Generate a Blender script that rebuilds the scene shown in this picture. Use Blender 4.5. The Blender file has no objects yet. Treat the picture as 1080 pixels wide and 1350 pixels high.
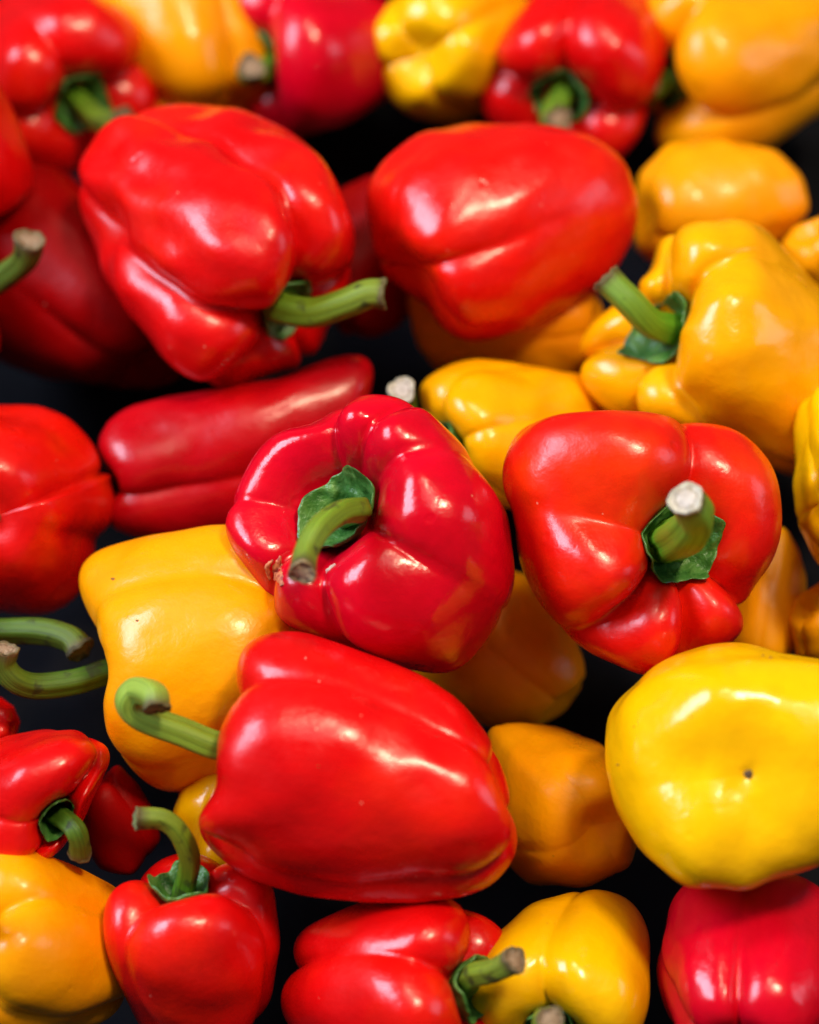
import bpy, math, random
import numpy as np
from mathutils import Matrix, Vector, Quaternion

# ------------------------------------------------------------------ camera, world, light, exposure
scene = bpy.context.scene
C = scene.collection
D = 0.62                       # metres from the lens to the stem of the middle pepper
WIDTH = 0.25                   # metres of the pile seen across the frame at that distance
PITCH = 35.0                   # the camera looks down on the heap at 55 degrees
Z0 = 0.115                     # height of the middle pepper's centre above the table
rad = math.radians

cam_data = bpy.data.cameras.new('camera')
cam = bpy.data.objects.new('camera', cam_data)
C.objects.link(cam)
scene.camera = cam
RC = Matrix.Rotation(rad(PITCH), 3, 'X')
VX, VY, VW = RC @ Vector((1, 0, 0)), RC @ Vector((0, 1, 0)), RC @ Vector((0, 0, 1))
ORIGIN = Vector((0, 0, Z0))
cam.rotation_euler = (rad(PITCH), 0, 0)
cam.location = ORIGIN + VW * D
cam_data.sensor_width = 36
cam_data.lens = 36 * D / (WIDTH * 1350 / 1080)
cam_data.clip_start, cam_data.clip_end = 0.01, 50
cam_data.dof.use_dof = True
cam_data.dof.focus_distance = D - 0.024
cam_data.dof.aperture_fstop = 5.0

world = bpy.data.worlds.new('World')
scene.world = world
world.use_nodes = True
bg = world.node_tree.nodes['Background']
bg.inputs[0].default_value = (0.80, 0.86, 1.0, 1)
bg.inputs[1].default_value = 0.06

def area_lamp(name, at_view, size, power, colour, shape='RECTANGLE', size_y=None, aim=(0, 0, 0)):
    ld = bpy.data.lights.new(name, 'AREA')
    ld.shape, ld.size = shape, size
    if size_y: ld.size_y = size_y
    ld.energy, ld.color = power, colour
    o = bpy.data.objects.new(name, ld)
    C.objects.link(o)
    p = ORIGIN + VX * at_view[0] + VY * at_view[1] + VW * at_view[2]
    t = ORIGIN + VX * aim[0] + VY * aim[1] + VW * aim[2]
    o.location = p
    o.rotation_euler = (p - t).to_track_quat('Z', 'Y').to_euler()
    return o
# cool daylight from the open side of the stall, an added soft fill from overhead, and warm market bulbs
area_lamp('daylight_opening', (-1.20, 0.80, 0.80), 0.90, 32, (0.70, 0.80, 1.0), size_y=0.70)
area_lamp('daylight_opening', (1.45, 0.35, 0.55), 0.55, 3.2, (0.72, 0.82, 1.0), size_y=0.7)
area_lamp('overhead_fill', (0.1, 1.3, 1.6), 1.3, 6.5, (1.0, 0.95, 0.88), size_y=0.9)
for (x, y, w, e) in ((0.42, 0.80, 1.15, 13.5), (0.02, 1.25, 1.05, 4.0)):
    area_lamp('market_bulb', (x, y, w), 0.22, e, (1.0, 0.80, 0.52), 'DISK')

scene.view_settings.view_transform = 'Standard'
scene.view_settings.look = 'None'
scene.view_settings.exposure = 0.18
scene.view_settings.gamma = 1.0
scene.render.engine = 'CYCLES'
scene.cycles.use_denoising = True
scene.cycles.max_bounces = 8

# ------------------------------------------------------------------ helpers
def view_at(px, py, h):
    """Point of the heap seen at a photo position, h metres above the middle pepper's centre."""
    k = WIDTH / 1080 / D
    d = VX * ((px - 540) * k) + VY * ((675 - py) * k) - VW
    o = ORIGIN + VW * D
    s = (Z0 + h - o.z) / d.z
    return o + d * s, s                # s = depth along the view axis

def at_depth(px, py, depth):
    k = WIDTH / 1080 / D
    return ORIGIN + VW * D + (VX * ((px - 540) * k) + VY * ((675 - py) * k) - VW) * depth

def link_mesh(name, verts, faces, mat, parent=None, smooth=True, uvs=None):
    me = bpy.data.meshes.new(name)
    me.from_pydata(verts.tolist() if hasattr(verts, 'tolist') else verts, [], faces.tolist() if hasattr(faces, 'tolist') else faces)
    if smooth:
        me.polygons.foreach_set('use_smooth', [True] * len(me.polygons))
    if uvs is not None:
        lay = me.uv_layers.new(name='UVMap')
        vi = np.empty(len(me.loops), dtype=np.int32)
        me.loops.foreach_get('vertex_index', vi)
        lay.data.foreach_set('uv', np.asarray(uvs, dtype=np.float32)[vi].ravel())
    me.materials.append(mat)
    me.update()
    o = bpy.data.objects.new(name, me)
    C.objects.link(o)
    if parent: o.parent = parent
    return o

def grid_faces(nr, nc, closed=True):
    """Quads of nr rings with nc points each, rings closed round."""
    i = np.arange(nr - 1)[:, None]
    j = np.arange(nc if closed else nc - 1)[None, :]
    j2 = (j + 1) % nc
    f = np.stack([i * nc + j, i * nc + j2, (i + 1) * nc + j2, (i + 1) * nc + j], axis=-1)
    return f.reshape(-1, 4)

class Waves:
    """Smooth random field built from a handful of sine waves."""
    def __init__(self, rng, freq, n=14):
        v = rng.normal(size=(n, 3)); v /= np.linalg.norm(v, axis=1)[:, None]
        self.k = v * freq * rng.uniform(0.6, 1.4, size=(n, 1))
        self.p = rng.uniform(0, 6.28, n); self.n = n
    def __call__(self, P):
        return np.sin(P @ self.k.T + self.p).sum(1) / math.sqrt(self.n / 2)

# ------------------------------------------------------------------ materials
def new_mat(name):
    m = bpy.data.materials.new(name); m.use_nodes = True
    nt = m.node_tree
    return m, nt, nt.nodes['Principled BSDF']

def node(nt, kind, **kw):
    n = nt.nodes.new(kind)
    for k, v in kw.items():
        if k.startswith('i_'): n.inputs[k[2:].replace('_', ' ')].default_value = v
        else: setattr(n, k, v)
    return n

def ramp(nt, stops):
    n = nt.nodes.new('ShaderNodeValToRGB')
    el = n.color_ramp.elements
    while len(el) < len(stops): el.new(0.5)
    for e, (p, c) in zip(el, stops):
        e.position = p; e.color = (*c, 1) if len(c) == 3 else c
    return n

def skin_material(name, deep, main, warm, rough=0.24, bump=0.16, spec=0.5, streak=0.6, sss=0.06, sss_col=(1, 0.2, 0.1), speck=(0.9, 0.6, 0.4)):
    m, nt, b = new_mat(name)
    L = nt.links.new
    tc = node(nt, 'ShaderNodeTexCoord')
    oi = node(nt, 'ShaderNodeObjectInfo')
    off = node(nt, 'ShaderNodeVectorMath', operation='ADD')
    L(tc.outputs['Object'], off.inputs[0])
    sc = node(nt, 'ShaderNodeVectorMath', operation='SCALE'); sc.inputs[0].default_value = (3.1, 7.3, 5.7)
    L(oi.outputs['Random'], sc.inputs['Scale']); L(sc.outputs[0], off.inputs[1])
    n1 = node(nt, 'ShaderNodeTexNoise', i_Scale=26.0, i_Detail=3.0, i_Roughness=0.55)
    L(off.outputs[0], n1.inputs['Vector'])
    r1 = ramp(nt, [(0.32, deep), (0.52, main), (0.74, warm)])
    L(n1.outputs['Fac'], r1.inputs[0])
    # long faint streaks running from stem to tip
    mp = node(nt, 'ShaderNodeMapping'); mp.inputs['Scale'].default_value = (220, 220, 22)
    L(off.outputs[0], mp.inputs['Vector'])
    n2 = node(nt, 'ShaderNodeTexNoise', i_Scale=1.0, i_Detail=4.0, i_Roughness=0.6)
    L(mp.outputs[0], n2.inputs['Vector'])
    r2 = ramp(nt, [(0.32, (0.82, 0.80, 0.80)), (0.66, (1, 1, 1))])
    L(n2.outputs['Fac'], r2.inputs[0])
    mul = node(nt, 'ShaderNodeMix', data_type='RGBA', blend_type='MULTIPLY'); mul.inputs[0].default_value = streak
    L(r1.outputs[0], mul.inputs[6]); L(r2.outputs[0], mul.inputs[7])
    # sparse specks and pores
    vo = node(nt, 'ShaderNodeTexVoronoi', i_Scale=190.0); vo.inputs['Randomness'].default_value = 1
    L(off.outputs[0], vo.inputs['Vector'])
    lt = node(nt, 'ShaderNodeMath', operation='LESS_THAN'); lt.inputs[1].default_value = 0.075
    L(vo.outputs['Distance'], lt.inputs[0])
    sel = node(nt, 'ShaderNodeSeparateColor'); L(vo.outputs['Color'], sel.inputs[0])
    gt = node(nt, 'ShaderNodeMath', operation='GREATER_THAN'); gt.inputs[1].default_value = 0.90
    L(sel.outputs[0], gt.inputs[0])
    both = node(nt, 'ShaderNodeMath', operation='MULTIPLY'); L(lt.outputs[0], both.inputs[0]); L(gt.outputs[0], both.inputs[1])
    half = node(nt, 'ShaderNodeMath', operation='MULTIPLY'); half.inputs[1].default_value = 0.30; L(both.outputs[0], half.inputs[0])
    sp = node(nt, 'ShaderNodeMix', data_type='RGBA'); sp.inputs[7].default_value = (*speck, 1)
    L(half.outputs[0], sp.inputs[0]); L(mul.outputs[2], sp.inputs[6])
    L(sp.outputs[2], b.inputs['Base Color'])
    # gloss broken up by handling marks
    n3 = node(nt, 'ShaderNodeTexNoise', i_Scale=55.0, i_Detail=5.0, i_Roughness=0.65)
    L(off.outputs[0], n3.inputs['Vector'])
    mr = node(nt, 'ShaderNodeMapRange'); mr.inputs[1].default_value = 0.3; mr.inputs[2].default_value = 0.75
    mr.inputs[3].default_value = rough * 0.7; mr.inputs[4].default_value = rough * 1.55
    L(n3.outputs['Fac'], mr.inputs[0]); L(mr.outputs[0], b.inputs['Roughness'])
    # fine relief
    n4 = node(nt, 'ShaderNodeTexNoise', i_Scale=130.0, i_Detail=4.0, i_Roughness=0.5)
    L(off.outputs[0], n4.inputs['Vector'])
    bp = node(nt, 'ShaderNodeBump'); bp.inputs['Strength'].default_value = bump; bp.inputs['Distance'].default_value = 0.003
    L(n4.outputs['Fac'], bp.inputs['Height'])
    vp = node(nt, 'ShaderNodeTexVoronoi', i_Scale=75.0); L(off.outputs[0], vp.inputs['Vector'])
    pr = node(nt, 'ShaderNodeMapRange', interpolation_type='SMOOTHSTEP'); pr.inputs[1].default_value = 0.04; pr.inputs[2].default_value = 0.15; pr.inputs[3].default_value = 1; pr.inputs[4].default_value = 0
    L(vp.outputs['Distance'], pr.inputs[0])
    ps = node(nt, 'ShaderNodeSeparateColor'); L(vp.outputs['Color'], ps.inputs[0])
    pg = node(nt, 'ShaderNodeMath', operation='GREATER_THAN'); pg.inputs[1].default_value = 0.84; L(ps.outputs[1], pg.inputs[0])
    pm = node(nt, 'ShaderNodeMath', operation='MULTIPLY'); L(pr.outputs[0], pm.inputs[0]); L(pg.outputs[0], pm.inputs[1])
    bp0 = node(nt, 'ShaderNodeBump', invert=True); bp0.inputs['Strength'].default_value = 0.35; bp0.inputs['Distance'].default_value = 0.0006
    L(pm.outputs[0], bp0.inputs['Height']); L(bp.outputs[0], bp0.inputs['Normal'])
    n5 = node(nt, 'ShaderNodeTexNoise', i_Scale=900.0, i_Detail=2.0)
    L(off.outputs[0], n5.inputs['Vector'])
    bp2 = node(nt, 'ShaderNodeBump'); bp2.inputs['Strength'].default_value = 0.10; bp2.inputs['Distance'].default_value = 0.0004
    L(n5.outputs['Fac'], bp2.inputs['Height']); L(bp0.outputs[0], bp2.inputs['Normal'])
    L(bp2.outputs[0], b.inputs['Normal'])
    b.inputs['Subsurface Weight'].default_value = sss
    b.inputs['Subsurface Radius'].default_value = sss_col
    b.inputs['Subsurface Scale'].default_value = 0.004
    b.inputs['Specular IOR Level'].default_value = spec
    b.inputs['IOR'].default_value = 1.45
    b.inputs['Coat Weight'].default_value = 0.12 if spec > 0.3 else 0.0
    b.inputs['Coat Roughness'].default_value = 0.12
    return m

M = {}
M['crimson'] = skin_material('crimson_pepper_skin', (0.58, 0.0008, 0.010), (0.68, 0.001, 0.016), (0.76, 0.003, 0.010), rough=0.19, spec=0.46)
M['red'] = skin_material('red_pepper_skin', (0.64, 0.001, 0.002), (0.75, 0.003, 0.003), (0.83, 0.012, 0.002), rough=0.265)
M['scarlet'] = skin_material('scarlet_pepper_skin', (0.70, 0.003, 0.002), (0.80, 0.008, 0.002), (0.86, 0.035, 0.001), rough=0.28)
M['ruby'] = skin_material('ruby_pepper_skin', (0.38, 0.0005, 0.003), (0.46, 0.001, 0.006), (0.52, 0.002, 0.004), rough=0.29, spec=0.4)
M['shaded_red'] = skin_material('shaded_red_pepper_skin', (0.20, 0.0002, 0.0008), (0.27, 0.0003, 0.001), (0.32, 0.001, 0.001), rough=0.40, spec=0.10)  # shade put into the skin colour: a darkened, dulled red
YS = dict(sss_col=(1, 0.6, 0.1), speck=(0.35, 0.16, 0.02), streak=0.35)
M['yellow'] = skin_material('yellow_pepper_skin', (0.96, 0.475, 0.0008), (0.96, 0.505, 0.0010), (0.96, 0.535, 0.0012), rough=0.19, spec=0.44, **YS)
M['gold'] = skin_material('gold_pepper_skin', (0.95, 0.395, 0.0006), (0.96, 0.42, 0.0008), (0.96, 0.445, 0.0010), rough=0.215, spec=0.44, **YS)
M['amber'] = skin_material('amber_pepper_skin', (0.95, 0.335, 0.0006), (0.96, 0.36, 0.0008), (0.96, 0.385, 0.0010), rough=0.28, spec=0.36, **YS)
M['orange'] = skin_material('orange_pepper_skin', (0.93, 0.31, 0.0006), (0.95, 0.35, 0.0008), (0.95, 0.39, 0.0010), rough=0.32, spec=0.28, **YS)

def stem_material(name, base, mid, tip, rough=0.42, blotch=0.56):
    m, nt, b = new_mat(name)
    L = nt.links.new
    uv = node(nt, 'ShaderNodeUVMap')
    mp = node(nt, 'ShaderNodeMapping'); mp.inputs['Scale'].default_value = (26, 2.2, 1)
    L(uv.outputs[0], mp.inputs['Vector'])
    n1 = node(nt, 'ShaderNodeTexNoise', i_Scale=1.0, i_Detail=5.0, i_Roughness=0.62)
    L(mp.outputs[0], n1.inputs['Vector'])
    se = node(nt, 'ShaderNodeSeparateXYZ'); L(uv.outputs[0], se.inputs[0])
    r = ramp(nt, [(0.0, base), (0.30, base), (0.55, mid), (0.90, tip), (0.985, (0.10, 0.085, 0.03)), (1.0, (0.07, 0.05, 0.02))])
    L(se.outputs[1], r.inputs[0])
    r2 = ramp(nt, [(0.30, (0.42, 0.45, 0.42)), (0.48, (0.9, 0.9, 0.9)), (0.72, (1.35, 1.28, 1.15))])
    L(n1.outputs['Fac'], r2.inputs[0])
    mul = node(nt, 'ShaderNodeMix', data_type='RGBA', blend_type='MULTIPLY'); mul.inputs[0].default_value = 1
    L(r.outputs[0], mul.inputs[6]); L(r2.outputs[0], mul.inputs[7])
    # dry dark blotches
    tc = node(nt, 'ShaderNodeTexCoord')
    n2 = node(nt, 'ShaderNodeTexNoise', i_Scale=210.0, i_Detail=3.0); L(tc.outputs['Object'], n2.inputs['Vector'])
    r3 = ramp(nt, [(blotch, (0, 0, 0)), (blotch + 0.10, (0.8, 0.8, 0.8))]); L(n2.outputs['Fac'], r3.inputs[0])
    mix = node(nt, 'ShaderNodeMix', data_type='RGBA'); mix.inputs[7].default_value = (0.025, 0.035, 0.012, 1)
    L(r3.outputs[0], mix.inputs[0]); L(mul.outputs[2], mix.inputs[6])
    L(mix.outputs[2], b.inputs['Base Color'])
    b.inputs['Roughness'].default_value = rough + 0.06; b.inputs['Specular IOR Level'].default_value = 0.32
    bp = node(nt, 'ShaderNodeBump'); bp.inputs['Strength'].default_value = 0.5; bp.inputs['Distance'].default_value = 0.0006
    L(n1.outputs['Fac'], bp.inputs['Height']); L(bp.outputs[0], b.inputs['Normal'])
    b.inputs['Subsurface Weight'].default_value = 0.08; b.inputs['Subsurface Scale'].default_value = 0.003
    return m
M['stem'] = stem_material('green_stem', (0.095, 0.230, 0.010), (0.165, 0.275, 0.016), (0.190, 0.275, 0.028))
M['bright_stem'] = stem_material('bright_green_stem', (0.120, 0.330, 0.010), (0.150, 0.330, 0.016), (0.165, 0.300, 0.030), blotch=0.66)
M['pale_stem'] = stem_material('pale_green_stem', (0.210, 0.350, 0.030), (0.260, 0.400, 0.048), (0.290, 0.420, 0.055), 0.40, 0.80)
M['dark_stem'] = stem_material('dark_green_stem', (0.045, 0.120, 0.007), (0.070, 0.145, 0.010), (0.090, 0.145, 0.014))

m, nt, b = new_mat('crinkled_calyx')
tc = node(nt, 'ShaderNodeTexCoord')
n1 = node(nt, 'ShaderNodeTexNoise', i_Scale=160.0, i_Detail=5.0, i_Roughness=0.6); nt.links.new(tc.outputs['Object'], n1.inputs['Vector'])
r = ramp(nt, [(0.3, (0.018, 0.075, 0.012)), (0.5, (0.052, 0.175, 0.028)), (0.72, (0.150, 0.310, 0.075))])
nt.links.new(n1.outputs['Fac'], r.inputs[0]); nt.links.new(r.outputs[0], b.inputs['Base Color'])
bp = node(nt, 'ShaderNodeBump'); bp.inputs['Strength'].default_value = 1.0; bp.inputs['Distance'].default_value = 0.0018
nt.links.new(n1.outputs['Fac'], bp.inputs['Height']); nt.links.new(bp.outputs[0], b.inputs['Normal'])
b.inputs['Roughness'].default_value = 0.36
M['calyx'] = m

def cut_material(name, core, ring, edge):
    m, nt, b = new_mat(name)
    uv = node(nt, 'ShaderNodeUVMap')
    se = node(nt, 'ShaderNodeSeparateXYZ'); nt.links.new(uv.outputs[0], se.inputs[0])
    r = ramp(nt, [(0.0, core), (0.55, core), (0.66, ring), (0.74, core), (0.88, edge), (1.0, edge)])
    tc = node(nt, 'ShaderNodeTexCoord')
    n1 = node(nt, 'ShaderNodeTexNoise', i_Scale=420.0, i_Detail=5.0, i_Roughness=0.7); nt.links.new(tc.outputs['Object'], n1.inputs['Vector'])
    ma = node(nt, 'ShaderNodeMath', operation='MULTIPLY_ADD'); ma.inputs[1].default_value = 0.30; 
    nt.links.new(n1.outputs['Fac'], ma.inputs[0]); sb = node(nt, 'ShaderNodeMath', operation='SUBTRACT'); sb.inputs[1].default_value = 0.15
    nt.links.new(se.outputs[0], sb.inputs[0]); nt.links.new(sb.outputs[0], ma.inputs[2])
    nt.links.new(ma.outputs[0], r.inputs[0])
    r2 = ramp(nt, [(0.3, (0.55, 0.5, 0.45)), (0.6, (1, 1, 1))]); nt.links.new(n1.outputs['Fac'], r2.inputs[0])
    mul = node(nt, 'ShaderNodeMix', data_type='RGBA', blend_type='MULTIPLY'); mul.inputs[0].default_value = 0.8
    nt.links.new(r.outputs[0], mul.inputs[6]); nt.links.new(r2.outputs[0], mul.inputs[7])
    nt.links.new(mul.outputs[2], b.inputs['Base Color'])
    b.inputs['Roughness'].default_value = 0.75
    bp = node(nt, 'ShaderNodeBump'); bp.inputs['Strength'].default_value = 0.8; bp.inputs['Distance'].default_value = 0.0008
    nt.links.new(n1.outputs['Fac'], bp.inputs['Height']); nt.links.new(bp.outputs[0], b.inputs['Normal'])
    return m
M['cut_white'] = cut_material('pale_cut_stem', (0.62, 0.56, 0.50), (0.30, 0.26, 0.16), (0.55, 0.52, 0.40))
M['cut_brown'] = cut_material('dry_cut_stem', (0.34, 0.23, 0.14), (0.15, 0.10, 0.05), (0.16, 0.12, 0.05))
M['cut_tan'] = cut_material('tan_cut_stem', (0.50, 0.36, 0.25), (0.26, 0.18, 0.10), (0.30, 0.22, 0.11))
M['cut_dark'] = cut_material('dark_cut_stem', (0.11, 0.10, 0.04), (0.06, 0.05, 0.02), (0.05, 0.045, 0.015))
M['cut_green'] = cut_material('green_cut_stem', (0.22, 0.28, 0.09), (0.12, 0.16, 0.04), (0.14, 0.12, 0.04))

m, nt, b = new_mat('blossom_scar'); b.inputs['Base Color'].default_value = (0.09, 0.05, 0.02, 1); b.inputs['Roughness'].default_value = 0.8
M['scar'] = m
m, nt, b = new_mat('brown_blemish'); b.inputs['Base Color'].default_value = (0.30, 0.11, 0.012, 1); b.inputs['Roughness'].default_value = 0.6
M['blemish'] = m
m, nt, b = new_mat('cracked_skin_scab')
tc = node(nt, 'ShaderNodeTexCoord')
n1 = node(nt, 'ShaderNodeTexNoise', i_Scale=700.0, i_Detail=3.0); nt.links.new(tc.outputs['Object'], n1.inputs['Vector'])
r = ramp(nt, [(0.35, (0.30, 0.02, 0.01)), (0.6, (0.62, 0.20, 0.08))]); nt.links.new(n1.outputs['Fac'], r.inputs[0])
nt.links.new(r.outputs[0], b.inputs['Base Color']); b.inputs['Roughness'].default_value = 0.6
M['scab'] = m
m, nt, b = new_mat('pale_dry_fibre'); b.inputs['Base Color'].default_value = (0.75, 0.55, 0.42, 1); b.inputs['Roughness'].default_value = 0.6
M['fibre'] = m

m, nt, b = new_mat('black_liner')
tc = node(nt, 'ShaderNodeTexCoord')
n1 = node(nt, 'ShaderNodeTexNoise', i_Scale=40.0, i_Detail=6.0); nt.links.new(tc.outputs['Object'], n1.inputs['Vector'])
r = ramp(nt, [(0.3, (0.0022, 0.0022, 0.0035)), (0.7, (0.0045, 0.0045, 0.007))]); nt.links.new(n1.outputs['Fac'], r.inputs[0])
nt.links.new(r.outputs[0], b.inputs['Base Color']); b.inputs['Roughness'].default_value = 0.9; b.inputs['Specular IOR Level'].default_value = 0.12
M['liner'] = m

# ------------------------------------------------------------------ the black-lined display table
bm_x, bm_y, n = 0.75, 0.75, 61
gx, gy = np.meshgrid(np.linspace(-bm_x, bm_x, n), np.linspace(-bm_y, bm_y, n))
gz = 0.0015 * np.sin(gx * 41 + 1.3 * np.sin(gy * 23)) + 0.001 * np.sin(gy * 57 + gx * 13)
V = np.stack([gx.ravel(), gy.ravel() + 0.05, gz.ravel()], 1)
table = link_mesh('table_top', V, grid_faces(n, n, closed=False), M['liner'])
table['kind'] = 'structure'
table['label'] = 'black lined display table under the peppers'

# ------------------------------------------------------------------ bell peppers
NT, NP = 144, 112
def bspline_basis(nc, nt, t_end=1.0):
    """Rows: samples, columns: control points; uniform cubic B-spline."""
    B = np.zeros((nt, nc))
    u = np.linspace(0, nc - 3, nt)
    for k, x in enumerate(u):
        i = min(int(x), nc - 4); t = x - i
        B[k, i:i + 4] = [(1 - t) ** 3 / 6, (3 * t ** 3 - 6 * t * t + 4) / 6, (-3 * t ** 3 + 3 * t * t + 3 * t + 1) / 6, t ** 3 / 6]
    return B

def lobes_at(th, grooves, lobes):
    """Groove list (deg, top, side, bottom), lobe list (radius, height, bottom) after each groove."""
    n = len(grooves)
    g = np.array([x[0] for x in grooves], float)
    G = np.array([x[1:4] for x in grooves], float)
    Lb = np.array([tuple(x) + (1.0,) * (3 - len(x)) for x in lobes], float)
    d = np.degrees(th)
    out_b = np.zeros_like(d); dep = np.zeros((len(d), 3)); prop = np.zeros((len(d), 3))
    for j in range(n):
        a = g[j]; w = (g[(j + 1) % n] - a) % 360 or 360
        s = ((d - a) % 360) / w
        k = s < 1
        sk = s[k]
        eps = 0.10
        out_b[k] = (np.sqrt(4 * sk * (1 - sk) + eps) - math.sqrt(eps)) / (math.sqrt(1 + eps) - math.sqrt(eps))
        wgt = np.where(sk < .5, 1 - sk, sk)
        e = (3 * sk ** 2 - 2 * sk ** 3)[:, None]
        dep[k] = G[j] * (1 - e) + G[(j + 1) % n] * e
        prev, nxt = (Lb[j - 1] + Lb[j]) / 2, (Lb[j] + Lb[(j + 1) % n]) / 2
        c = (4 * sk * (1 - sk))[:, None] ** 0.6
        edge = prev * (1 - e) + nxt * e
        prop[k] = edge * (1 - c) + Lb[j] * c
    return out_b, dep, prop

def body_mesh(sp, R, Ln, rng):
    th = np.linspace(0, 2 * math.pi, NT, endpoint=False)
    b, dep, prop = lobes_at(th, sp['grooves'], sp['lobes'])
    nb = 1 - b
    Rk, Hk, Bk = prop[:, 0] * R, prop[:, 1], prop[:, 2]
    H = Ln * 0.5
    cav = sp.get('cav', 0.34) * R
    k = sp.get('prof', (0.80, 0.97, 1.0, 0.93, 0.84, 0.72, 0.42))   # shoulder .. tip radii
    rim = sp.get('rim', 0.52)
    dim = sp.get('dimple', 0.16) * R
    dt, ds, db = dep[:, 0], dep[:, 1], dep[:, 2]
    top = H * (1 + (Hk - 1))
    bot = -H * Bk
    dip = dt * nb * R * sp.get('dip', 0.9)
    def ctl(r, z): return np.stack([r, z], -1)
    one = np.ones_like(th)
    mt = 1 - dt * nb; ms = 1 - ds * nb; mb = 1 - db * nb
    zc = H - cav
    neck = sp.get('neck', 0.24)
    P = [
        ctl(-0.10 * R * one, zc * one),
        ctl(0.0 * one, zc * one),
        ctl(0.10 * R * one, zc * one),
        ctl(neck * R * (1 + 0.35 * dt * nb), zc + 0.22 * cav + 0 * one),
        ctl((neck + 0.07) * Rk * (1 + 0.30 * dt * nb), zc + 0.70 * (top - zc) - 0.5 * dip),
        ctl(rim * Rk * (1 - 0.2 * dt * nb), top + 0.06 * R - dip),
        ctl(k[0] * Rk * mt, top - 0.00 * R - dip * 0.8),
        ctl(k[1] * Rk * (mt + ms) / 2, top - 0.22 * R - dip * 0.4),
        ctl(k[2] * Rk * (0.3 * mt + 0.7 * ms), H * 0.45 * one),
        ctl(k[3] * Rk * ms, H * 0.0 * one),
        ctl(k[4] * Rk * (ms * 0.6 + mb * 0.4), -H * 0.42 * one),
        ctl(k[5] * Rk * mb, bot + 0.20 * R + db * nb * R * 0.2),
        ctl(k[6] * Rk * mb, bot - 0.04 * R + db * nb * R * 0.5),
        ctl(0.16 * R * mb, bot * 0 - H + dim * 0.8 + db * nb * R * 0.3),
        ctl(0.05 * R * one, -H + dim * one),
        ctl(0.0 * one, -H + dim * one),
        ctl(-0.05 * R * one, -H + dim * one),
    ]
    P = np.stack(P, 1)                                         # NT, nc, 2
    Bs = bspline_basis(P.shape[1], NP)
    S = np.einsum('pc,tcx->ptx', Bs, P)                        # NP, NT, 2
    r, z = S[..., 0].copy(), S[..., 1]
    r[0] = 0; r[-1] = 0
    X = r * np.cos(th)[None]; Y = r * np.sin(th)[None]; Zz = z.copy()
    prof = (r.copy(), z.copy())
    sx, sy = sp.get('squash', (1, 1))
    sa = rad(sp.get('squash_dir', 0))
    u, v = X * math.cos(sa) + Y * math.sin(sa), -X * math.sin(sa) + Y * math.cos(sa)
    u *= sx; v *= sy
    X, Y = u * math.cos(sa) - v * math.sin(sa), u * math.sin(sa) + v * math.cos(sa)
    lx, ly = sp.get('lean', (0, 0))
    q = np.clip((H * 0.6 - Zz) / (1.6 * H), 0, 2) ** 1.5
    X = X + lx * R * q; Y = Y + ly * R * q
    pts = np.stack([X.ravel(), Y.ravel(), Zz.ravel()], 1)
    nrm = pts * [1, 1, 0.6]; nrm /= (np.linalg.norm(nrm, axis=1)[:, None] + 1e-6)
    fade = np.clip(np.hypot(pts[:, 0], pts[:, 1]) / (0.35 * R), 0, 1)
    amp = sp.get('lump', 1.0)
    pts += nrm * (fade * amp * 0.0011 * Waves(rng, 95)(pts))[:, None]
    pts += nrm * (fade * sp.get('ripple', 1.0) * 0.00028 * Waves(rng, 330)(pts))[:, None]
    for (deg, zz, wid, h) in sp.get('dents', ()):              # hollows and bumps: angle, height (-1..1), width, depth in R
        c = np.array([math.cos(rad(deg)), math.sin(rad(deg))])
        rr = np.hypot(pts[:, 0], pts[:, 1]) + 1e-9
        ang = np.arccos(np.clip((pts[:, 0] * c[0] + pts[:, 1] * c[1]) / rr, -1, 1)) * np.minimum(rr, R)
        g = np.exp(-(ang ** 2 + (pts[:, 2] - zz * H) ** 2) / (wid * R) ** 2)
        pts += nrm * (g * h * R * fade)[:, None]
    # poles collapse to one vertex each
    keep = np.concatenate([[0], np.arange(NT, NT * (NP - 1)), [NT * (NP - 1)]])
    verts = pts[keep]
    mid = grid_faces(NP - 2, NT) + 1
    mid = mid[:, ::-1]
    j = np.arange(NT); j2 = (j + 1) % NT
    topf = [(0, int(1 + a), int(1 + c)) for a, c in zip(j, j2)]
    last = len(verts) - 1; base = 1 + NT * (NP - 3)
    botf = [(last, int(base + c), int(base + a)) for a, c in zip(j, j2)]
    faces = [tuple(int(x) for x in f) for f in mid] + topf + botf
    return verts, faces, prof, th, zc, cav

def catmull(pts, n):
    P = np.asarray(pts, float)
    P = np.vstack([2 * P[0] - P[1], P, 2 * P[-1] - P[-2]])
    out = []
    m_ = len(P) - 3
    for u in np.linspace(0, m_, n):
        i = min(int(u), m_ - 1); t = u - i
        a, b_, c, d = P[i:i + 4]
        out.append(0.5 * (2 * b_ + (c - a) * t + (2 * a - 5 * b_ + 4 * c - d) * t * t + (3 * b_ - a - 3 * c + d) * t ** 3))
    return np.array(out)

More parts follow.
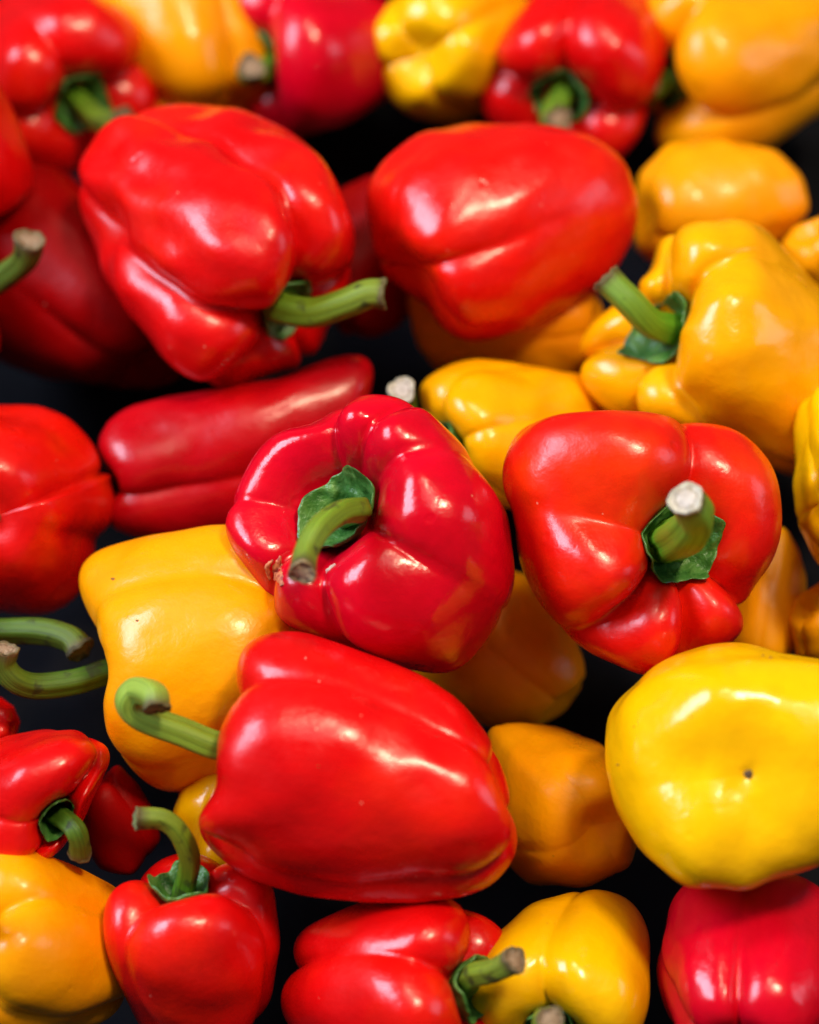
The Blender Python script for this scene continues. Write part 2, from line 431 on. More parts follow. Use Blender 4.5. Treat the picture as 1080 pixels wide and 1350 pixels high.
def make_stem(path, r0, r1, rng, mat, cut_mat, parent, flare=1.9, tip_swell=1.12):
    n, m_ = 46, 30
    P = catmull(path, n)
    T = np.gradient(P, axis=0); T /= np.linalg.norm(T, axis=1)[:, None]
    N = np.cross(T[0], [0.3, 0.9, 0.2]); N /= np.linalg.norm(N)
    ang = np.linspace(0, 2 * math.pi, m_, endpoint=False)
    ph = rng.uniform(0, 6.28, 3)
    V, UV, rings = [], [], []
    for i in range(n):
        N = N - T[i] * N.dot(T[i]); N /= np.linalg.norm(N)
        Bn = np.cross(T[i], N)
        t = i / (n - 1)
        rr = r0 + (r1 - r0) * t
        rr *= 1 + (flare - 1) * math.exp(-(t / 0.13) ** 1.6) + (tip_swell - 1) * math.exp(-((1 - t) / 0.10) ** 2)
        rg = 1 - 0.65 * t ** 3
        prof = 1 + rg * 0.075 * np.cos(5 * ang + ph[0] + t * 0.8) + 0.03 * np.cos(3 * ang + ph[1] - t * 1.5) + 0.02 * np.cos(9 * ang + ph[2])
        prof = prof + 0.02 * math.sin(t * 17 + ph[0])
        ring = P[i] + rr * prof[:, None] * (np.cos(ang)[:, None] * N + np.sin(ang)[:, None] * Bn)
        V.append(ring); rings.append((rr, N.copy(), Bn.copy(), prof))
        UV += [(abs(a / math.pi - 1), t) for a in ang]
    V = np.vstack(V)
    st = link_mesh('stem', V, grid_faces(n, m_), mat, parent, uvs=UV)
    # the cut face, a shallow dish inside a dry rim
    rr, N, Bn, prof = rings[-1]
    e, t_dir = P[-1], T[-1]
    V, UV = [], []
    ks = [0.985, 1.06, 1.03, 0.93, 0.86, 0.6, 0.3, 0.08]
    zs = [-0.25, -0.02, 0.12, 0.12, 0.03, 0.02, 0.06, 0.06]
    jag = 1 + 0.10 * np.sin(ang * 3 + ph[1]) * 0.5
    for kk, zz in zip(ks, zs):
        jz = zz * rr + (0.10 * rr * np.sin(2 * ang + ph[2]) + 0.06 * rr * np.sin(7 * ang + ph[0]))[:, None].ravel() * (kk > 0.5)
        V.append(e + rr * kk * (prof * (jag if kk > 0.8 else 1))[:, None] * (np.cos(ang)[:, None] * N + np.sin(ang)[:, None] * Bn) + jz[:, None] * t_dir if kk > 0.5
                 else e + rr * kk * (np.cos(ang)[:, None] * N + np.sin(ang)[:, None] * Bn) + zz * rr * t_dir)
        UV += [(min(kk, 1.0), a / 6.283) for a in ang]
    V = np.vstack(V)
    f = [tuple(int(x) for x in q) for q in grid_faces(len(ks), m_)] + [tuple(range((len(ks) - 1) * m_, len(ks) * m_))]
    link_mesh('cut_end', V, f, cut_mat, st, uvs=UV)
    return st

def make_calyx(prof, th, zc, R, rng, parent, rc, squash, points=5, curl=0.25, fit=None, bias=(0, 0)):
    nr = 26
    r, z = prof
    top_i = int(np.argmax(z.mean(1)))
    ph = rng.uniform(0, 6.28, 6)
    u = (th * points / (2 * math.pi) + ph[0]) % 1
    tri = 1 - np.abs(2 * u - 1)                         # 0 between tips, 1 at a tip
    amp = 0.8 + 0.2 * np.sin(th * 2 + ph[1])
    edge = rc * (0.88 + 0.12 * tri ** 2.0 * amp + 0.05 * np.sin(th * 2 + ph[2]) + 0.010 * np.sin(9 * th + ph[3]) + 0.006 * np.sin(17 * th + ph[4]))
    edge = edge * (1 + bias[1] * np.cos(th - rad(bias[0])))
    V = []
    w = Waves(rng, 420, 18)
    w2 = Waves(rng, 1100, 18)
    for i in range(nr):
        q = i / (nr - 1)
        rr = edge * (0.05 + 0.95 * q)
        zf = np.array([np.interp(a, r[:top_i, k], z[:top_i, k]) for k, a in enumerate(rr)])
        ext = np.concatenate([zf[-20:], zf, zf[:20]]); gk = np.exp(-0.5 * (np.arange(-20, 21) / 9.0) ** 2)
        zf = np.maximum(zf, np.convolve(ext, gk / gk.sum(), 'valid'))
        p = np.stack([rr * np.cos(th), rr * np.sin(th), zf], 1)
        p[:, 0] *= squash[0]; p[:, 1] *= squash[1]
        lift = 0.0010 + 0.0009 * q + curl * 0.004 * q ** 3 * (0.6 + 0.4 * np.sin(th * 3 + ph[5]))
        vein = 0.0009 * q * np.abs(np.sin(th * points / 2 + ph[0] * math.pi + 1.57)) 
        cr = (0.0011 * w(p) + 0.00042 * w2(p)) * min(1, q * 1.6)
        p[:, 2] += lift + vein + cr
        s = 1 - 0.05 * q
        V.append(p)
    top = fit(np.vstack(V))
    under = top.copy(); under[:, 2] -= 0.0014
    n = len(th)
    f = [tuple(int(x) for x in q) for q in grid_faces(nr, n)]
    off = len(top)
    f += [tuple(int(x) + off for x in q[::-1]) for q in grid_faces(nr, n)]
    a = (nr - 1) * n
    f += [(a + j, a + (j + 1) % n, off + a + (j + 1) % n, off + a + j) for j in range(n)]
    f += [tuple(range(n))[::-1]]
    return link_mesh('calyx', np.vstack([top, under]), f, M['calyx'], parent)

def outline_fit(pts, centre, depth, outline, mat, soft=6.0):
    """A sculpting field that swells or pinches a pepper across the line of sight until its contour follows the drawn one."""
    k = WIDTH / 1080 / D * depth
    R3 = np.array([VX, VY, VW]); pos = np.array(centre)
    Mr = np.array(mat)
    out = np.array(outline, float)
    cx, cy = out.mean(0)
    c0 = np.array(at_depth(cx, cy, depth)) - pos
    cen = np.array([c0 @ R3[0], c0 @ R3[1]])
    E = np.stack([(out[:, 0] - cx) * k, (cy - out[:, 1]) * k], 1)
    nb = 120
    phi = (np.arange(nb) + 0.5) / nb * 2 * math.pi
    # distance to the polygon along each direction
    A, Bq = E, np.roll(E, -1, 0)
    tgt = np.zeros(nb)
    for i, f in enumerate(phi):
        d = np.array([math.cos(f), math.sin(f)])
        e = Bq - A
        den = d[0] * e[:, 1] - d[1] * e[:, 0]
        den = np.where(np.abs(den) < 1e-12, 1e-12, den)
        t = (A[:, 0] * e[:, 1] - A[:, 1] * e[:, 0]) / den
        u = (A[:, 0] * d[1] - A[:, 1] * d[0]) / den
        ok = (t > 0) & (u >= 0) & (u <= 1)
        tgt[i] = t[ok].max() if ok.any() else 0
    tgt[tgt == 0] = tgt[tgt > 0].mean()
    g = np.exp(-0.5 * (np.arange(-8, 9) * 3 / soft) ** 2); g /= g.sum()
    smooth = lambda a: np.convolve(np.concatenate([a[-8:], a, a[:8]]), g, 'valid')
    fields = []
    def project(P):
        W = P @ Mr.T
        return np.stack([W @ R3[0], W @ R3[1], W @ R3[2]], 1)
    cam_z = depth
    def persp(v): return cam_z / (cam_z - v[:, 2])
    def apply(P, upto=None):
        v = project(np.asarray(P, float))
        for cur, fac in fields:
            pp = persp(v)
            q = v[:, :2] * pp[:, None] - cen
            rho = np.hypot(q[:, 0], q[:, 1]); a = (np.arctan2(q[:, 1], q[:, 0]) / (2 * math.pi) * nb - 0.5) % nb
            i0 = np.floor(a).astype(int) % nb; i1 = (i0 + 1) % nb; t = a - np.floor(a)
            F = fac[i0] * (1 - t) + fac[i1] * t; Cc = cur[i0] * (1 - t) + cur[i1] * t
            wgt = np.clip(rho / Cc, 0, 1) ** 1.6
            q = q * (1 + (F - 1) * wgt)[:, None] + cen
            v[:, :2] = q / pp[:, None]
        W = v @ R3
        return W @ Mr
    for it in range(4):
        v = project(apply(pts))
        q = v[:, :2] * persp(v)[:, None] - cen
        rho = np.hypot(q[:, 0], q[:, 1]); b_ = np.floor(np.arctan2(q[:, 1], q[:, 0]) / (2 * math.pi) * nb).astype(int) % nb
        cur = np.zeros(nb); np.maximum.at(cur, b_, rho)
        for i in range(nb):
            if cur[i] == 0: cur[i] = cur[i - 1]
        fac = np.clip(tgt / cur, 0.65, 1.6)
        fields.append((cur, smooth(fac) if it < 3 else smooth(fac)))
    return apply

def pepper(colour, px, py, h, axis, R, Ln, label, seed=0, stem=None, **sp):
    """A bell pepper whose middle is seen at (px, py), h metres up; axis = stem direction in camera axes; R, Ln in photo pixels."""
    rng = np.random.default_rng(1000 + seed)
    name = 'yellow_bell_pepper' if colour in ('yellow', 'amber', 'orange', 'gold') else 'red_bell_pepper'
    pos, depth = view_at(px, py, h)
    depth = abs(depth)
    s = WIDTH / 1080 / D * depth
    R, Ln = R * s, Ln * s
    a = Vector(axis).normalized()
    q = Vector((0, 0, 1)).rotation_difference(a)
    rot = RC.to_quaternion() @ q
    root = bpy.data.objects.new(name, None)
    root.empty_display_size = 0.02
    C.objects.link(root)
    root.location = pos
    root.rotation_mode = 'QUATERNION'
    root.rotation_quaternion = rot
    root['label'] = label
    root['category'] = 'bell pepper'
    root['group'] = 'yellow bell peppers in the heap' if name[0] == 'y' else 'red bell peppers in the heap'
    if 'grooves' not in sp:
        n = sp.pop('n', None) or int(rng.integers(3, 5))
        a0 = rng.uniform(0, 360)
        gs = sp.pop('groove_scale', 1.0)
        sp['grooves'] = [(a0 + i * 360 / n + rng.uniform(-14, 14), rng.uniform(.22, .36) * gs, rng.uniform(.05, .10) * gs, rng.uniform(.2, .34) * gs) for i in range(n)]
        sp['lobes'] = [(rng.uniform(.94, 1.06), rng.uniform(.92, 1.06), rng.uniform(.94, 1.06)) for i in range(n)]
    verts, faces, prof, th, zc, cav = body_mesh(sp, R, Ln, rng)
    fit = (lambda P: np.asarray(P, float))
    if 'outline' in sp:
        fit = outline_fit(verts, pos, depth, sp['outline'], rot.to_matrix(), sp.get('soft', 6.0))
        verts = fit(verts)
    body = link_mesh('body', verts, faces, M[colour], root)
    Minv = (Matrix.Translation(pos) @ rot.to_matrix().to_4x4()).inverted()
    if stem:
        sq = sp.get('squash', (1, 1))
        make_calyx(prof, th, zc, R, rng, root, stem.get('calyx', 0.34) * R, sq if not sp.get('squash_dir') else (1, 1), stem.get('points', 5), stem.get('curl', 0.25), fit, stem.get('bias', (0, 0)))
        path = [tuple(p) for p in fit([(0, 0, zc - 0.002), (0, 0, zc + 0.003)])]
        for (x, y, dw) in stem['path']:
            p = Minv @ at_depth(x, y, depth - dw)
            path.append(tuple(p))
        make_stem(path, stem.get('r0', 14) * s, stem.get('r1', 14) * s, rng, M[stem.get('mat', 'stem')], M[stem.get('cut', 'cut_brown')], root, stem.get('flare', 1.9), stem.get('swell', 1.12))
    if sp.get('scar'):
        zb = verts[-1]
        a_ = np.linspace(0, 6.283, 12, endpoint=False)
        V = [(zb[0], zb[1], zb[2] - 0.0011)]
        for rr, zz in ((0.0008, -0.0010), (0.0015, -0.0004), (0.0019, 0.0008)):
            V += [(zb[0] + rr * math.cos(t) * (1 + .25 * math.sin(3 * t)), zb[1] + rr * math.sin(t), zb[2] + zz) for t in a_]
        F = [(0, 1 + (i + 1) % 12, 1 + i) for i in range(12)]
        for k in range(2):
            F += [(1 + 12 * k + i, 1 + 12 * k + (i + 1) % 12, 13 + 12 * k + (i + 1) % 12, 13 + 12 * k + i) for i in range(12)]
        link_mesh('blossom_scar', V, F, M['scar'], root)
    return root

from mathutils.bvhtree import BVHTree
def skin_mark(root, name, pts, widths, mat, lift=0.0003, seed=0, dome=0.0004):
    """A small raised mark that follows the body's skin along a path of photo positions."""
    body = [c for c in root.children if c.name.startswith('body')][0]
    mw = Matrix.Translation(root.location) @ root.rotation_quaternion.to_matrix().to_4x4()
    me = body.data
    bvh = BVHTree.FromPolygons([mw @ v.co for v in me.vertices], [tuple(p.vertices) for p in me.polygons])
    rng = np.random.default_rng(seed)
    eye = ORIGIN + VW * D
    P = catmull([(x, y, w) for (x, y), w in zip(pts, widths)], 14)
    rows = []
    for i, (x, y, w) in enumerate(P):
        d = P[min(i + 1, 13)][:2] - P[max(i - 1, 0)][:2]; d /= np.linalg.norm(d) + 1e-9
        nrm = np.array([-d[1], d[0]])
        row = []
        for k, u in enumerate((-1, -.6, 0, .6, 1)):
            q = np.array([x, y]) + nrm * u * w * (1 + rng.uniform(-.35, .35))
            hit = bvh.ray_cast(eye, (at_depth(q[0], q[1], D) - eye).normalized())
            if hit[0] is None: return None
            up = (-0.0002, lift, lift + dome * rng.uniform(.4, 1.3), lift, -0.0002)[k]
            row.append(root_inv(mw, hit[0] + hit[1] * up))
        rows.append(row)
    V = [p for r_ in rows for p in r_]
    return link_mesh(name, V, grid_faces(14, 5, closed=False), mat, root)
def root_inv(mw, p): return tuple(mw.inverted() @ p)

def frame_pts(x0, y0, k, pts):
    return [(x0 + x / k, y0 + y / k) for x, y in pts]

# ---- the heap: pixel of the middle, height, stem direction (right, up, towards the lens), radius and length in photo pixels
mid = pepper('crimson', 494, 704, 0.0, (-0.50, 0.33, 0.80), 180, 300,
    'glossy crimson pepper in the middle with its stem curling down to the lower left', seed=1,
    outline=frame_pts(280, 500, 2.571, [(540,50),(620,55),(700,85),(780,145),(850,215),(900,300),(960,370),(1000,450),(1020,560),(1030,650),(1020,720),(980,810),(920,900),(860,970),(800,1003),(720,1000),(600,965),(450,905),(330,865),(270,840),(220,800),(170,740),(150,690),(110,640),(60,560),(43,500),(60,430),(100,340),(150,240),(220,180),(300,150),(375,148),(400,110),(460,70)]),
    grooves=[(24, .12, .03, .1), (55, .14, .03, .1), (88, .22, .02, .1), (176, .09, .02, .1), (230, .24, .03, .1), (275, .20, .04, .1), (330, .15, .008, .06)],
    lobes=[(1.12, 1.0, 1), (1.05, 1.02, 1), (1.0, 1.0, 1), (1.0, .98, 1), (.98, .95, 1), (1.10, .96, 1), (1.22, .98, 1)],
    cav=0.47, rim=0.60, neck=0.29, soft=8, 
    stem=dict(path=[(474, 672, 3.6/100), (450, 675, 4.9/100), (421, 697, 5.8/100), (404, 727, 6.3/100), (398, 755, 7.0/100)], r0=16, r1=14, calyx=0.345, bias=(330, .22), cut='cut_tan', mat='stem', curl=0.9, flare=1.6))
pepper('scarlet', 842, 712, -0.005, (0.36, -0.02, 0.90), 186, 290,
    'red pepper right of the middle one with a short stem pointing at the viewer', seed=2,
    outline=frame_pts(640, 520, 2.571, [(340,47),(480,50),(580,65),(660,95),(720,92),(800,100),(880,140),(950,220),(985,290),(998,400),(995,480),(960,590),(885,668),(875,740),(840,820),(780,880),(700,920),(620,938),(530,950),(425,922),(305,850),(225,772),(160,680),(112,570),(85,430),(60,350),(38,270),(50,210),(100,130),(160,80),(240,58)]),
    dents=[(163, .98, .26, -.13), (120, .75, .3, .05)],
    grooves=[(80, .30, .06, .2), (166, .13, .015, .1), (226, .42, .05, .2), (276, .38, .08, .2), (322, .42, .10, .2)],
    lobes=[(1.02, 1.03, 1), (1.0, 1.02, 1), (1.0, 1.0, 1), (1.08, .97, 1), (.98, .95, 1)],
    cav=0.42, neck=.22,
    soft=7, stem=dict(path=[(905, 702, 5.5/100), (918, 682, 6.8/100), (905, 658, 7.6/100)], r0=30, r1=20, calyx=0.32, cut='cut_white', mat='bright_stem', flare=1.5, swell=1.02))
front_red = pepper('red', 478, 1005, 0.0, (-0.95, 0.16, -0.20), 162, 385,
    'bright red pepper lying in front with a pale hooked stem on its left', seed=3,
    outline=[(310,880),(318,856),(345,838),(385,833),(430,843),(500,868),(560,890),(610,922),(640,958),(660,1005),(674,1050),(684,1090),(680,1130),(650,1165),(590,1185),(500,1190),(400,1180),(320,1160),(275,1120),(256,1080),(272,1050),(284,1035),(287,1000),(290,955),(303,932),(312,910)],
    grooves=[(36, .32, .085, .14), (120, .3, .06, .2), (200, .3, .06, .2), (290, .28, .06, .2)],
    lobes=[(1.0, 1.0, 1), (1.0, 1.0, 1), (1.0, 1.0, 1), (1.03, 1.0, 1)],
    dents=[(350, -.55, .15, -.03), (18, -.72, .14, -.03), (332, -.78, .15, .03), (5, .55, .3, .02)],
    stem=dict(path=[(292, 985, 0.002), (240, 966, .004), (185, 945, .006), (170, 925, .008), (183, 910, .010), (203, 917, .016), (206, 934, .018)], r0=20, r1=17, cut='cut_green', mat='pale_stem', flare=1.2, swell=1.02))
near_yellow = pepper('yellow', 969, 1010, 0.0, (0.04, -0.05, -0.98), 172, 300,
    'bright yellow pepper at the lower right showing its blossom end with a dark dot', seed=4, scar=True,
    outline=[(797,985),(803,950),(820,915),(850,888),(890,866),(935,852),(980,849),(1020,856),(1080,862),(1120,880),(1150,930),(1160,1000),(1150,1070),(1110,1130),(1040,1170),(960,1175),(890,1160),(840,1120),(812,1070),(798,1020)],
    lump=2.0, dents=[(50, -.92, .24, .07), (105, -.9, .2, .055), (205, -.98, .22, .065), (325, -.92, .2, .06), (15, -.9, .22, -.035), (150, -.9, .22, -.03), (265, -.95, .2, -.03)],
    grooves=[(10, .2, .02, .008), (75, .2, .02, .006), (170, .2, .02, .006), (250, .2, .03, .02)],
    lobes=[(1.03, 1.0, 1), (1.02, 1.0, 1), (1.0, 1.0, 1), (1.0, 1.0, 1)], prof=(.8, .97, 1.0, 1.0, 1.0, .90, .55), dimple=.07)
pepper('gold', 975, 455, -0.022, (-0.74, 0.10, 0.58), 165, 340,
    'big amber pepper at the upper right with its green stem pointing up left', seed=5,
    outline=[(763,490),(770,445),(785,418),(805,405),(835,380),(862,345),(862,325),(880,308),(905,299),(935,297),(960,293),(990,298),(1015,318),(1040,338),(1080,368),(1140,410),(1180,470),(1180,540),(1140,600),(1080,630),(1030,622),(980,605),(920,590),(860,570),(800,545),(772,520)],
    grooves=[(40, .26, .06, .2), (98, .32, .06, .2), (140, .32, .06, .2), (190, .3, .06, .2), (245, .3, .06, .2), (290, .28, .05, .2)],
    lobes=[(1.02, 1.02, 1), (1.0, 1.0, 1), (1.0, .97, 1), (1.0, .95, 1), (1.0, .98, 1), (1.0, 1.04, 1)],
    stem=dict(path=[(860, 428, .028), (830, 398, .032), (800, 368, .030)], r0=20, r1=17, cut='cut_green', mat='bright_stem', calyx=.31))
pepper('red', 285, 330, -0.012, (0.62, -0.52, 0.44), 170, 380,
    'large red pepper at the upper left with wrinkled shine and thick green stem', seed=6,
    outline=[(100,265),(118,318),(140,370),(170,415),(203,455),(225,487),(250,508),(280,517),(310,512),(345,500),(375,492),(403,475),(420,452),(426,432),(448,400),(470,350),(476,325),(470,295),(455,255),(430,215),(380,170),(310,140),(230,130),(160,150),(115,190),(98,230)],
    grooves=[(20, .25, .05, .2), (98, .44, .14, .2), (172, .36, .19, .25), (237, .3, .05, .2), (300, .3, .05, .2)],
    lobes=[(1.0, 1.0, 1), (1.0, 1.0, 1), (1.0, .96, 1), (1.0, 1.0, 1), (1.0, 1.0, 1)], lump=1.5, ripple=2.6,
    stem=dict(path=[(365, 405, .030), (410, 413, .034), (455, 400, .038), (485, 388, .040), (505, 388, .040)], r0=20, r1=17, calyx=.30, cut='cut_green', mat='stem', flare=1.6))
pepper('scarlet', 662, 300, -0.016, (0.75, 0.40, -0.45), 150, 360,
    'plump red pepper at the top lying on its side with no stem showing', seed=7,
    outline=[(480,265),(482,295),(490,332),(507,365),(532,386),(560,405),(572,428),(590,446),(612,454),(650,449),(700,432),(760,402),(802,368),(826,335),(840,300),(842,275),(835,245),(815,205),(770,175),(700,160),(620,160),(550,180),(505,215),(485,245)],
    grooves=[(60, .3, .02, .2), (150, .04, .005, .04), (224, .03, .005, .20), (290, .3, .02, .2)],
    lobes=[(1.0, 1, 1), (1.0, 1, 1), (1.0, 1, 1), (1.0, 1, 1)])
pepper('shaded_red', 95, 385, -0.065, (-0.5, 0.5, -0.3), 150, 360,
    'red pepper with skin darkened for shade at the far left behind the large red one', seed=8,
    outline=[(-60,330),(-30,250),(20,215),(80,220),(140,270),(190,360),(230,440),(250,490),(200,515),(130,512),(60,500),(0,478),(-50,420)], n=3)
pepper('red', -165, 425, -0.035, (0.9, 0.2, 0.2), 110, 280,
    'red pepper beyond the left edge whose dark stem pokes in at the upper left', seed=9, n=4,
    stem=dict(path=[(-40, 392, .012), (-10, 375, .015), (15, 358, .02), (34, 340, .025), (40, 316, .03)], r0=15, r1=17, cut='cut_brown', mat='dark_stem'))
pepper('shaded_red', 488, 345, -0.055, (0.3, 0.8, -0.3), 75, 240,
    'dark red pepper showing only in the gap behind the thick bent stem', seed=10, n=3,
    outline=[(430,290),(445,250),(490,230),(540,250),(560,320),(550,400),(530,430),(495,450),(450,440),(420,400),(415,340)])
pepper('orange', 670, 435, -0.060, (-0.8, 0.0, -0.3), 85, 260,
    'shaded orange pepper underneath the plump red one at the top', seed=11, n=3, groove_scale=.45,
    outline=[(535,400),(540,380),(600,360),(700,370),(785,385),(800,430),(790,480),(740,510),(650,500),(575,485),(548,455)])
pepper('amber', 945, 270, -0.052, (0.8, 0.2, -0.3), 95, 230,
    'amber pepper cut by the top edge behind the big amber one', seed=12, n=3, groove_scale=.45,
    outline=[(838,330),(832,290),(840,230),(880,190),(950,180),(1020,200),(1055,240),(1063,280),(1052,305),(1030,322),(990,350),(900,360),(855,350)])
pepper('amber', 1092, 350, -0.05, (0.4, -0.4, -0.5), 70, 150,
    'amber pepper at the right edge above the big amber one', seed=13, n=3, groove_scale=.45,
    outline=[(1025,325),(1045,300),(1080,288),(1120,290),(1150,330),(1150,380),(1110,410),(1070,400),(1035,370)])
pepper('gold', 690, 575, -0.045, (-0.80, -0.15, 0.50), 100, 270,
    'golden pepper with a pale stem tip peeping out behind the middle pepper', seed=14,
    outline=[(550,508),(575,488),(600,478),(628,473),(665,476),(720,484),(770,492),(800,510),(810,560),(800,620),(770,660),(720,680),(670,672),(640,655),(600,630),(570,600),(555,550)],
    grooves=[(20, .10, .02, .1), (80, .14, .03, .1), (140, .22, .04, .1), (200, .2, .03, .2), (300, .26, .03, .2)], lobes=[(1, 1.05, 1), (1, 1, 1), (1, 1, 1), (1, 1, 1), (1, 1, 1)],
    stem=dict(path=[(585, 588, .01), (556, 566, .012), (538, 545, .010), (533, 524, .014), (530, 514, .022)], r0=13, r1=15, cut='cut_white', mat='stem', calyx=.45))
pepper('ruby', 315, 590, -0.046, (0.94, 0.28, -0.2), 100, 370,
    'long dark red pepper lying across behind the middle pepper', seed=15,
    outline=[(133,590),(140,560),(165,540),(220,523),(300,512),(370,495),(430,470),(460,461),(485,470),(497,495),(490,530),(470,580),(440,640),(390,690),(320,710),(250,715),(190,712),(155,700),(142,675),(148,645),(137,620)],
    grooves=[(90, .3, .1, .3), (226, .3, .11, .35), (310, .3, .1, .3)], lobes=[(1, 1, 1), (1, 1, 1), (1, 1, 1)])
pepper('scarlet', 5, 675, -0.035, (-0.1, 0.06, -0.98), 130, 260,
    'round red pepper at the left edge showing its blossom end', seed=16, scar=True,
    outline=[(0,533),(40,535),(80,550),(110,580),(130,620),(140,660),(133,695),(112,712),(110,740),(97,778),(72,803),(40,812),(0,808),(-60,800),(-110,760),(-130,690),(-120,610),(-80,555),(-40,535)],
    grooves=[(100, .3, .06, .3), (345, .3, .08, .42), (220, .3, .06, .3)], lobes=[(1, 1, 1), (1, 1, 1), (1, 1, 1)])
left_amber = pepper('amber', 262, 872, -0.030, (-0.85, -0.20, -0.30), 165, 330,
    'large amber pepper left of centre with a dark stem curving out to the left', seed=17,
    outline=[(97,770),(105,745),(130,725),(200,705),(290,688),(360,690),(410,730),(430,790),(425,860),(400,930),(360,990),(310,1030),(260,1042),(225,1046),(195,1035),(165,1005),(147,965),(143,920),(153,885),(150,862),(136,842),(112,808)],
    grooves=[(62, .22, .045, .2), (160, .3, .06, .2), (240, .3, .06, .2), (320, .10, .03, .1)],
    lobes=[(1.0, 1.0, 1), (1.0, 1.0, 1), (1.0, 1.0, 1), (1.0, 1.0, 1)],
    stem=dict(path=[(140, 886, -.005), (100, 898, .0), (50, 904, .004), (20, 896, .008), (4, 876, .01), (6, 855, .012)], r0=18, r1=16, cut='cut_brown', mat='dark_stem'))
pepper('red', -165, 835, -0.035, (0.9, 0.05, 0.2), 95, 260,
    'red pepper beyond the left edge whose dark stem lies above the curved one', seed=18, n=4,
    stem=dict(path=[(-50, 834, -.002), (0, 832, .0), (55, 832, .004), (92, 842, .008), (106, 858, .010)], r0=18, r1=17, cut='cut_dark', mat='dark_stem'))
pepper('orange', 655, 855, -0.076, (-0.6, 0.5, -0.3), 110, 230,
    'shaded orange pepper underneath the middle red one', seed=19, n=3, groove_scale=.45,
    outline=[(540,880),(560,830),(590,770),(640,740),(700,760),(750,820),(770,870),(768,905),(745,940),(705,960),(650,960),(600,940),(560,915)])
pepper('orange', 742, 1065, -0.055, (-0.3, 0.1, -0.8), 105, 220,
    'orange pepper low in the gap between the front red and the bright yellow one', seed=20, n=4, groove_scale=.2,
    outline=[(650,965),(690,960),(740,968),(795,985),(830,1020),(845,1080),(830,1140),(770,1170),(700,1170),(650,1130),(635,1060),(640,1000)])
pepper('yellow', 1130, 625, -0.015, (0.5, 0.3, -0.6), 125, 270,
    'bright yellow wrinkled pepper cut by the right edge', seed=21, n=3, lump=1.5, ripple=3,
    outline=[(1048,560),(1055,530),(1080,500),(1120,480),(1170,490),(1210,540),(1220,630),(1200,710),(1150,760),(1105,765),(1080,755),(1062,730),(1048,690),(1046,640),(1052,600)])
pepper('orange', 1010, 790, -0.065, (0.2, 0.8, -0.3), 60, 190,
    'shaded orange pepper behind the right red one', seed=22, n=3, groove_scale=.45,
    outline=[(955,850),(960,820),(975,760),(1000,700),(1030,690),(1052,720),(1065,760),(1062,810),(1050,850),(1020,880),(985,880)])
pepper('orange', 1105, 828, -0.055, (0.7, -0.3, -0.4), 65, 150,
    'orange pepper at the right edge above the bright yellow one', seed=23, n=3, groove_scale=.45,
    outline=[(1040,820),(1050,785),(1080,765),(1120,760),(1160,800),(1170,850),(1140,890),(1090,890),(1050,870)])
pepper('yellow', 298, 1075, -0.055, (0.3, 0.7, -0.4), 70, 180,
    'yellow pepper showing as a sliver left of the front red one', seed=24, n=3,
    outline=[(228,1070),(240,1035),(265,1000),(300,980),(340,1000),(370,1060),(360,1120),(310,1160),(255,1150),(230,1110)])
pepper('red', 58, 1052, -0.030, (0.42, -0.24, 0.86), 108, 235,
    'red pepper at the lower left with a deep fold beside its green stem', seed=25,
    outline=[(-60,1030),(-40,990),(0,975),(30,970),(65,963),(85,960),(105,958),(130,965),(145,985),(150,1003),(140,1025),(125,1050),(112,1080),(85,1120),(30,1150),(-30,1130),(-60,1080)],
    grooves=[(55, .48, .12, .2), (165, .12, .03, .05), (235, .3, .04, .1), (310, .3, .06, .2)], cav=.55, lobes=[(1, 1, 1), (1, 1, 1), (1, 1, 1), (1, 1, 1)],
    stem=dict(path=[(96, 1090, .022), (104, 1106, .022), (106, 1124, .018)], r0=14, r1=13, cut='cut_green', mat='dark_stem'))
pepper('shaded_red', 155, 1085, -0.06, (0.3, -0.8, -0.2), 60, 160,
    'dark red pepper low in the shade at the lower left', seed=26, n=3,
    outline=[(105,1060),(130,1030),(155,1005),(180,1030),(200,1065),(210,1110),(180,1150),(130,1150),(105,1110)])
pepper('red', -20, 950, -0.055, (-0.7, 0.1, -0.3), 40, 110,
    'small bit of red pepper at the left edge below the dark stems', seed=27, n=3,
    outline=[(-60,950),(-40,925),(0,918),(20,930),(28,950),(22,970),(0,982),(-30,985)])

skin_mark(mid, 'healed_crack', [(370, 733), (366, 745), (367, 758), (372, 772)], [2, 6, 7, 3], M['scab'], seed=1)
skin_mark(mid, 'healed_crack', [(360, 738), (352, 748), (356, 764)], [1.5, 4, 1.5], M['scab'], seed=2)
skin_mark(mid, 'dry_fibre', [(430, 755), (436, 749), (443, 744)], [.6, .9, .4], M['fibre'], seed=3)

for own, x, y, w in ((left_amber, 149, 763, 2.6), (left_amber, 181, 818, 1.8), (near_yellow, 1016, 867, 1.6), (near_yellow, 1006, 864, 1.1), (near_yellow, 912, 945, 1.0), (near_yellow, 815, 1008, 1.6), (near_yellow, 836, 958, 1.0), (front_red, 420, 1010, 1.0)):
    skin_mark(own, 'blemish', [(x - w, y), (x, y + .3), (x + w, y)], [.3 * w, w, .3 * w], M['blemish'], seed=int(x), lift=.00015, dome=.0002)
for x, y, w in ((421, 898, 1.0), (403, 868, .7), (455, 967, .8)):
    skin_mark(front_red, 'pale_fleck', [(x - w, y), (x, y + .3), (x + w, y)], [.3 * w, w, .3 * w], M['fibre'], seed=int(x), lift=.00015, dome=.0002)

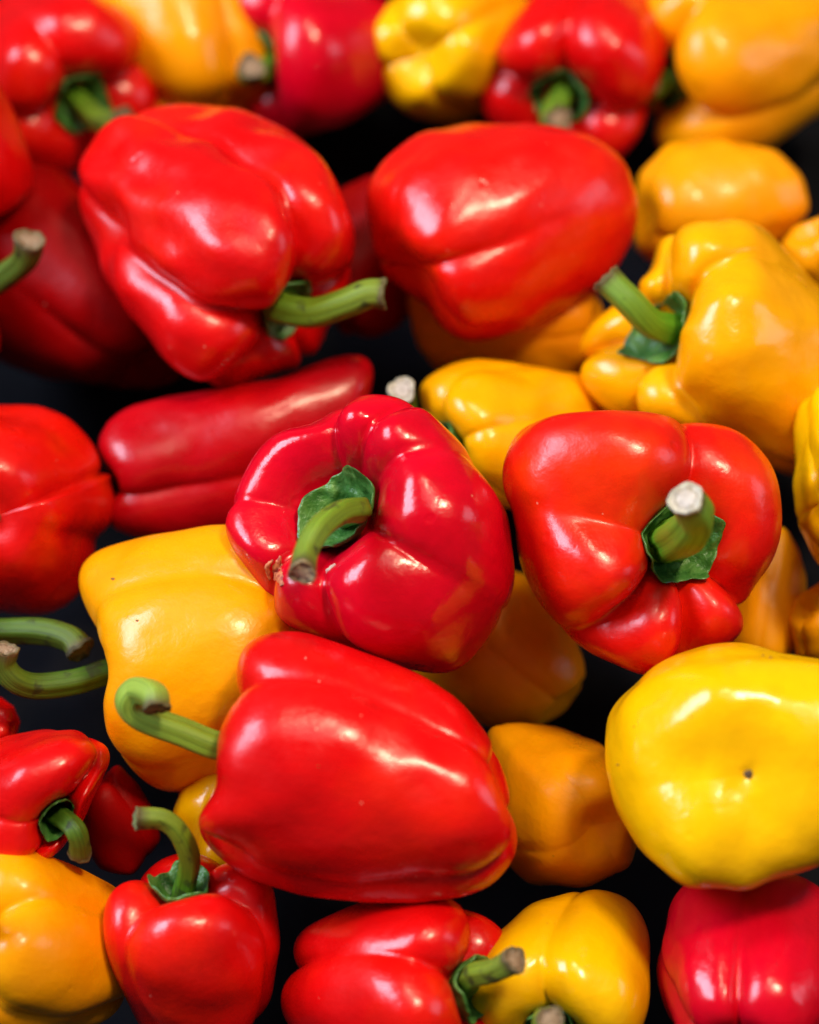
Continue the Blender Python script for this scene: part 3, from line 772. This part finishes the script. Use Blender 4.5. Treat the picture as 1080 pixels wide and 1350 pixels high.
# ---- the same heap going on above and below the part shown in the photograph
more = [
    ('red', -95, 165, .0, (-0.3, 0.6, 0.3), 130, 280, 'red pepper added at the left edge to shade the dark red one below', False),  # extra pepper, added to keep daylight off the dark red one
    ('red', 60, 90, -.045, (0.5, -0.5, 0.6), 125, 250, 'red pepper in the far row above the shaded dark red one', True),
    ('amber', 245, 55, -.05, (-0.4, 0.7, -0.3), 125, 260, 'amber pepper in the far row behind the large wrinkled red one', False),
    ('crimson', 430, 70, -.055, (-0.7, -0.2, 0.5), 110, 230, 'crimson pepper in the far row with its stem side turned left', True),
    ('yellow', 590, 60, -.055, (0.3, 0.3, -0.8), 115, 230, 'yellow pepper in the far row behind the plump red one', False),
    ('red', 770, 70, -.05, (-0.3, -0.6, 0.6), 120, 250, 'red pepper in the far row right of the yellow one', True),
    ('amber', 980, 75, -.05, (-0.85, -0.3, 0.3), 125, 270, 'amber pepper in the far row at the upper right corner', True),
    ('shaded_red', 150, -60, -.06, (0.8, 0.2, 0.2), 120, 250, 'dark red pepper at the very top left', False),
    ('orange', 400, -70, -.06, (0.2, 0.8, 0.2), 120, 250, 'orange pepper at the very top left of the middle', False),
    ('shaded_red', 660, -70, -.06, (-0.8, 0.3, 0.2), 120, 250, 'dark red pepper at the very top right of the middle', False),
    ('orange', 900, -60, -.06, (0.6, 0.5, 0.2), 120, 250, 'orange pepper at the very top right', False),
    ('amber', 60, 1250, -.045, (-0.6, 0.2, 0.6), 125, 260, 'amber pepper in the near row at the lower left corner', True),
    ('red', 520, 1300, -.045, (0.75, 0.1, 0.5), 130, 280, 'red pepper in the near row below the front one with hooked stem', True),
    ('yellow', 760, 1290, -.05, (-0.3, -0.4, 0.7), 120, 240, 'yellow pepper in the near row with its stem towards the viewer', True),
    ('crimson', 985, 1300, -.04, (0.2, 0.4, -0.8), 130, 260, 'crimson pepper in the near row below the bright yellow one', False),
]
for i, (col, x, y, h, ax, R_, L_, lab, has) in enumerate(more):
    st = None
    if has:
        a_ = Vector(ax).normalized()
        bx, by = x + a_.x * L_ * .38, y - a_.y * L_ * .38
        st = dict(path=[(bx + a_.x * 20, by - a_.y * 20, a_.z * .038), (bx + a_.x * 48 + 6, by - a_.y * 48 - 4, a_.z * .048 + .003), (bx + a_.x * 62 + 20, by - a_.y * 62 - 16, a_.z * .054 + .005)], r0=15, r1=15, cut='cut_brown', mat='stem')
    pepper(col, x, y, h, ax, R_, L_, lab, seed=60 + i, stem=st)
pepper('red', 262, 1262, -.045, (-0.15, 0.85, 0.35), 120, 250, 'red pepper in the near row whose green stem reaches up beside the sliver', seed=90, n=4,
    stem=dict(path=[(250, 1135, .015), (238, 1100, .02), (215, 1080, .022), (180, 1078, .024)], r0=14, r1=13, cut='cut_green', mat='stem'))
